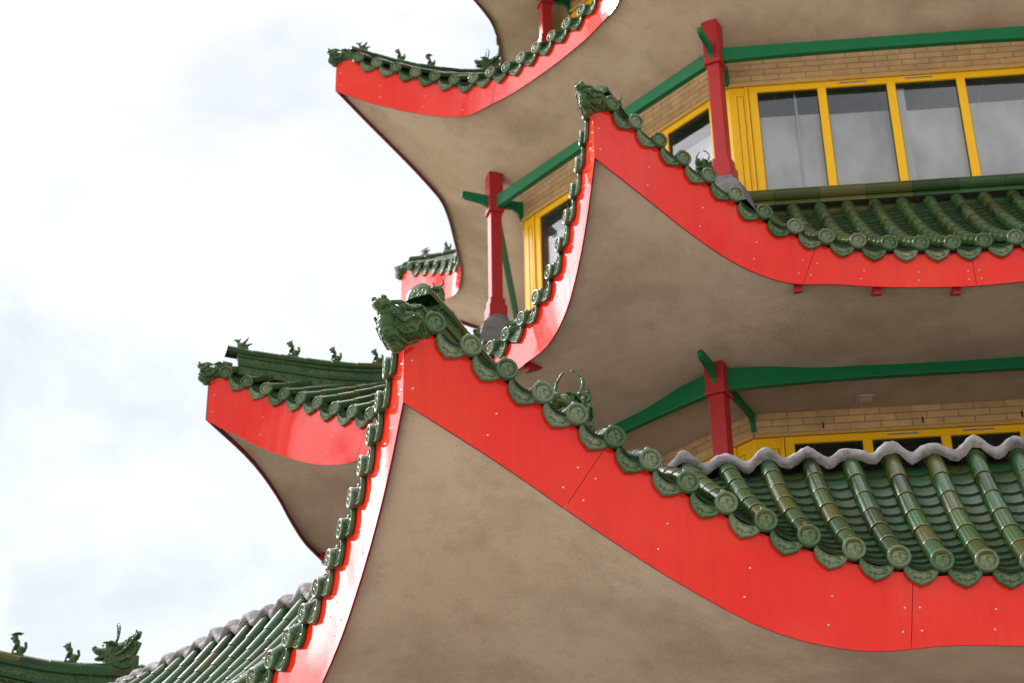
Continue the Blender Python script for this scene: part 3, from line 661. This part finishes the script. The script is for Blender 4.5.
def octa(name, a, z, m, up_=True):
    mb = MB(); vs = [(a/C8*math.sin(-PI/8-i*PI/4), -a/C8*math.cos(-PI/8-i*PI/4), z) for i in range(8)]; mb.add(vs, [tuple(range(8))], 0, 0, False)
    return link(name, mb.mesh(name, [m]), root)
def octwall(name, a, z0, z1, m):
    mb = MB(); vs = [(a/C8*math.sin(-PI/8-i*PI/4), -a/C8*math.cos(-PI/8-i*PI/4), z) for z in (z0, z1) for i in range(8)]
    mb.add(vs, [(i, (i+1) % 8, 8+(i+1) % 8, 8+i) for i in range(8)], 0, 0, False); return link(name, mb.mesh(name, [m]), root)
for Lv in 'ABC':
    d = LEV[Lv]; octa('interior_ceiling', d['aw']-.03, d['ceil']-.06, 'ceil'); octa('terrace', (d['Rc']*C8+.1) if Lv != 'A' else 8.15, d['base']-.02, 'dark_low_bounce'); octwall('interior_core', 2.2, d['base'], d['ceil']-.07, 'dark')
octwall('ground_floor_wall', 6.28, 0, 3.12+CAMZ, 'render')
octwall('upper_wall', 3.3, 16.4, 19.5, 'brick'); octa('roof_deck', 3.4, 19.45, 'cement')
v = MB()                                                           # small vent in the porch ceiling
for q in range(4): v.box((-.75, -4.70+.028*q, 7.235+CAMZ), (.13, .012, .016))
v.box((-.75, -4.655, 7.248+CAMZ), (.17, .15, .012), 1); v.box((-.83, -4.655, 7.238+CAMZ), (.014, .15, .02)); v.box((-.67, -4.655, 7.238+CAMZ), (.014, .15, .02)); v.box((-.75, -4.735, 7.238+CAMZ), (.146, .014, .02))
link('ceiling_vent', v.mesh('ceiling_vent', ['vent', 'seam']), root, 0)

# ------------------------------------------------------------------ glazed sculptures on the ridges
def blob(bm, c, r, rot=(0, 0, 0), sub=2):
    mtx = Matrix.Translation(c) @ Matrix.Rotation(rot[2], 4, 'Z') @ Matrix.Rotation(rot[1], 4, 'Y') @ Matrix.Rotation(rot[0], 4, 'X') @ Matrix.Diagonal((*(r if isinstance(r, tuple) else (r, r, r)), 1))
    bmesh.ops.create_icosphere(bm, subdivisions=sub, radius=1, matrix=mtx)
def chain(bm, pts, r0, r1, n=5):
    pts = [Vector(p) for p in pts]; seg = len(pts)-1
    for i in range(seg*n+1):
        t = i/(seg*n); q = min(int(t*seg), seg-1); f = t*seg-q; blob(bm, pts[q].lerp(pts[q+1], f), r0+(r1-r0)*t, sub=1)
def blk(bm, c, d, rot=(0, 0, 0)):
    mtx = Matrix.Translation(c) @ Matrix.Rotation(rot[1], 4, 'Y') @ Matrix.Rotation(rot[0], 4, 'X') @ Matrix.Diagonal((*d, 1)); bmesh.ops.create_cube(bm, size=1, matrix=mtx)
def sculpted(name, build, voxel):
    bm = bmesh.new(); build(bm); me = bpy.data.meshes.new(name); bm.to_mesh(me); bm.free()
    o = bpy.data.objects.new(name, me); C.objects.link(o); r = o.modifiers.new('remesh', 'REMESH'); r.mode = 'VOXEL'; r.voxel_size = voxel; r.use_smooth_shade = True
    s = o.modifiers.new('smooth', 'SMOOTH'); s.factor = .35; s.iterations = 1
    dg = bpy.context.evaluated_depsgraph_get(); m2 = bpy.data.meshes.new_from_object(o.evaluated_get(dg)); bpy.data.objects.remove(o); m2.name = name
    m2.materials.clear(); m2.materials.append(M['sculpt'])
    for p in m2.polygons: p.use_smooth = True
    return m2
# -x is outward (the way the creature faces), z up
def tip_beast(bm):          # gaping creature under the ridge end at an upturned corner
    blob(bm, (.02, 0, .02), (.17, .105, .13)); blob(bm, (-.10, 0, .07), (.10, .085, .07), (0, .3, 0)); blob(bm, (-.19, 0, .11), (.055, .07, .045), (0, .5, 0))
    blob(bm, (-.10, 0, -.07), (.10, .075, .10), (0, -.3, 0)); blob(bm, (-.155, 0, -.02), (.05, .06, .09)); blob(bm, (-.05, 0, -.13), (.075, .06, .08))
    for s in (-1, 1):
        blob(bm, (-.075, s*.075, .115), (.032, .028, .03)); chain(bm, [(-.16, s*.05, .13), (-.09, s*.075, .155), (-.02, s*.095, .13)], .017, .026); blob(bm, (-.215, s*.035, .145), .022)
        chain(bm, [(-.17, s*.07, .03), (-.09, s*.095, .0), (-.03, s*.11, .05)], .013, .018); chain(bm, [(-.16, s*.065, -.05), (-.08, s*.088, -.09), (.02, s*.105, -.04), (.06, s*.11, .05)], .012, .02)
        chain(bm, [(-.11, s*.06, -.12), (-.03, s*.075, -.15), (.05, s*.09, -.10)], .013, .018); chain(bm, [(.05, s*.10, .10), (.12, s*.115, .06), (.15, s*.105, -.03)], .035, .018)
        chain(bm, [(.02, s*.09, .15), (.09, s*.10, .2), (.15, s*.09, .19)], .022, .015)
    blk(bm, (.16, 0, .08), (.22, .19, .26)); blk(bm, (.22, 0, .2), (.16, .16, .1))
def dragon_up(bm):          # dragon head facing out from the upper end of a hip, mane swept up behind
    blk(bm, (.05, 0, -.03), (.34, .17, .20)); blob(bm, (-.06, 0, .10), (.13, .09, .08), (0, -.1, 0)); blob(bm, (-.17, 0, .10), (.075, .06, .04), (0, .25, 0)); blob(bm, (-.225, 0, .13), (.03, .045, .03))
    blob(bm, (-.14, 0, .035), (.085, .055, .028), (0, -.2, 0)); blob(bm, (-.08, 0, .16), (.055, .07, .045))
    chain(bm, [(.0, 0, .13), (.09, 0, .19), (.17, 0, .28), (.205, 0, .325)], .075, .035); blob(bm, (.19, 0, .30), (.04, .07, .045)); blk(bm, (.13, 0, .13), (.15, .13, .22), (0, .35, 0))
    for s in (-1, 1):
        blob(bm, (-.10, s*.06, .155), .024); chain(bm, [(-.14, s*.05, .185), (-.07, s*.075, .195), (-.01, s*.08, .17)], .014, .018)
        chain(bm, [(.0, s*.08, .06), (.07, s*.09, .12), (.13, s*.085, .2)], .025, .016); chain(bm, [(.03, s*.085, .0), (.12, s*.09, .04), (.18, s*.085, .12), (.17, s*.08, .2)], .022, .014)
        chain(bm, [(-.12, s*.05, .0), (-.04, s*.08, -.03), (.04, s*.09, -.08), (.12, s*.09, -.06)], .018, .02); chain(bm, [(.15, s*.07, .24), (.19, s*.065, .3), (.17, s*.06, .335)], .018, .012)
def horns(bm):
    for s in (-1, 1): chain(bm, [(-.03, s*.035, .18), (-.01, s*.085, .225), (.0, s*.105, .29), (.0, s*.095, .345), (-.01, s*.055, .395), (-.02, s*.03, .405)], .018, .009, 8)
def seated(bm):
    blk(bm, (.0, 0, .012), (.13, .07, .03)); blob(bm, (.03, 0, .07), (.048, .035, .045)); blob(bm, (-.015, 0, .12), (.033, .03, .065), (0, .25, 0)); blob(bm, (-.035, 0, .195), (.034, .028, .03)); blob(bm, (-.068, 0, .188), (.024, .018, .016)); blob(bm, (-.03, 0, .165), (.035, .034, .03))
    for s in (-1, 1):
        chain(bm, [(-.025, s*.02, .12), (-.045, s*.022, .06), (-.055, s*.024, .02)], .016, .011); blob(bm, (.02, s*.03, .045), (.035, .017, .03)); blob(bm, (-.02, s*.02, .225), .011); blob(bm, (-.05, s*.016, .212), .009)
    chain(bm, [(.07, 0, .05), (.085, 0, .1), (.075, 0, .145)], .014, .02)
def hatted(bm):
    seated(bm); blob(bm, (-.03, 0, .238), (.06, .05, .014), (0, -.25, 0)); chain(bm, [(.01, 0, .235), (.045, 0, .252)], .014, .008)
def spiky(bm):          # small winged dragon at the very end of the ridge
    blk(bm, (.0, 0, .015), (.13, .08, .04)); blob(bm, (-.005, 0, .06), (.065, .035, .04)); chain(bm, [(-.04, 0, .07), (-.06, 0, .11), (-.055, 0, .125)], .026, .02); blob(bm, (-.085, 0, .122), (.028, .016, .013))
    chain(bm, [(.0, 0, .085), (.03, 0, .12), (.055, 0, .16), (.06, 0, .185)], .022, .007); chain(bm, [(.05, 0, .07), (.085, 0, .095), (.115, 0, .10)], .022, .007); chain(bm, [(-.035, 0, .135), (-.02, 0, .165)], .011, .006)
    for s in (-1, 1): chain(bm, [(.0, s*.03, .08), (.03, s*.045, .115), (.045, s*.045, .14)], .016, .007)
def curl(bm):           # upright scroll-tailed creature on the nearest ridge
    blk(bm, (.0, 0, .012), (.11, .08, .03)); blob(bm, (.0, 0, .07), (.045, .04, .06)); blob(bm, (-.02, 0, .14), (.045, .04, .035)); blob(bm, (-.06, 0, .13), (.03, .025, .018))
    chain(bm, [(.03, 0, .06), (.07, 0, .1), (.075, 0, .15), (.045, 0, .18), (.02, 0, .165)], .024, .014)
    for s in (-1, 1): chain(bm, [(-.01, s*.02, .165), (.01, s*.04, .20), (-.01, s*.045, .225)], .012, .007); chain(bm, [(-.03, s*.03, .09), (-.05, s*.035, .02)], .018, .014)
ME = {n: sculpted(n, b, v) for n, b, v in (('dragon_head', tip_beast, .0048), ('dragon_top', dragon_up, .0048), ('horn', horns, .005), ('ridge_figure', seated, .006), ('hat_figure', hatted, .006), ('winged_figure', spiky, .006), ('scroll_figure', curl, .006))}
def put(name, mesh, T, k, Rr, z, label, cat, group, scale=1., tilt=0., turn=0.):
    o = bpy.data.objects.new(name, ME[mesh]); C.objects.link(o); o.location = cworld(k, Rr, z)
    az = PH + corner_rz(k); o.rotation_euler = (0, tilt, az + PI/2 + turn); o.scale = (scale,)*3
    o['label'] = label; o['category'] = cat; o['group'] = group; return o
GB, GD, GF = 'gaping beasts under the upturned roof tips', 'dragon heads on the hip ridges', 'small glazed figures on the hip ridges'
def tipR(T, k): return PROF['Bf' if (T == 'B' and k == 1) else T][0][-1]/C8
def tipZ(T, k): return PROF['Bf' if (T == 'B' and k == 1) else T][1][-1] + lin(TIER[T]['c'], 1)
BS = {'A': .98, 'B': .80, 'C': .74}
for T, k, lab in (('A', 0, 'largest green gaping beast head, at the nearest roof tip above the white streaked red edge'),
                  ('B', 0, 'green gaping beast head at the middle roof tip just left of the red column'),
                  ('B', 1, 'small green beast snout at the leftmost roof tip, alone against the sky'),
                  ('C', 1, 'small green beast snout at the left tip of the topmost tiled roof'),
                  ('C', 2, 'tiny green snout on the small far roof end right above the nearest beast head')):
    o = put('dragon_head', 'dragon_head', T, k, tipR(T, k)+(.05 if k == 0 else -.02), tipZ(T, k)-.10, lab, 'beast head', GB, BS[T]*(1 if k == 0 else .88), .12)
    if k == 0: o.scale = (BS[T]*1.12, BS[T]*.95, BS[T]*.86); o.location.z -= {'A': .055, 'B': .03}[T]; o.rotation_euler.y = -.10
for T, k, Rr, sc_, lab in (('A', 1, 9.05, 1.0, 'horned dragon head with swept mane on the lower left ridge beside grey capped tiles'),
                      ('A', 0, 8.97, 1.12, 'dragon head whose two horns curl into an open ring above the lowest roof tiles'),
                      ('B', 0, 5.62, .7, 'dragon head half hidden behind middle roof tiles at the foot of a red column'),
                      ('C', 1, 5.05, .72, 'small dragon head in the dip of the topmost tiled roof')):
    zz = {('A', 0): 5.41, ('B', 0): 9.58}.get((T, k)); zz = zz+CAMZ if zz else ridge_top(T, k, Rr)+.02*sc_
    o = put('dragon_head', 'dragon_top', T, k, Rr, zz, lab, 'dragon head', GD, sc_)
    h = bpy.data.objects.new('horns', ME['horn']); C.objects.link(h); h.parent = o
for T, k, Rr, me_, sc_, lab in (
        ('A', 1, 10.02, 'hat_figure', .95, 'glazed figure with a flat hat on the lower left ridge, left of a seated animal'),
        ('A', 1, 9.50, 'ridge_figure', .95, 'glazed seated animal between the hatted figure and the horned dragon head'),
        ('A', 0, 10.93, 'scroll_figure', .85, 'scroll-tailed glazed creature on the ridge end directly behind the largest beast head'),
        ('A', 0, 10.38, 'ridge_figure', .85, 'small glazed animal on the nearest ridge, just below a red column foot'),
        ('B', 0, 7.72, 'scroll_figure', .8, 'scroll-tailed glazed creature on the ridge end above the middle roof tip'),
        ('B', 1, 7.98, 'winged_figure', .95, 'spiky winged figure at the outer end of the leftmost roof ridge with three seated animals'),
        ('B', 1, 7.41, 'ridge_figure', .9, 'glazed seated animal right of the spiky winged figure, first of three in a row'),
        ('B', 1, 6.92, 'ridge_figure', .85, 'glazed seated animal in the middle of a row of three on one ridge'),
        ('B', 1, 6.43, 'ridge_figure', .85, 'last of three seated animals in a row, touching the nearest roof edge'),
        ('C', 1, 6.70, 'winged_figure', .85, 'spiky winged glazed figure at the outer end of the topmost tiled roof ridge'),
        ('C', 1, 6.22, 'ridge_figure', .8, 'glazed seated animal on the topmost ridge between a spiky figure and a hatted one'),
        ('C', 1, 5.82, 'hat_figure', .75, 'glazed figure with a flat hat low on the topmost tiled roof ridge'),
        ('C', 2, 6.62, 'winged_figure', .85, 'tiny spiky figure at the outer end of the small far roof end'),
        ('C', 2, 6.23, 'ridge_figure', .8, 'tiny seated animal on the small far roof end, beside the soffit edge')):
    put('ridge_figure', me_, T, k, Rr, ridge_top(T, k, Rr)-.012, lab, 'ridge figure', GF, sc_)
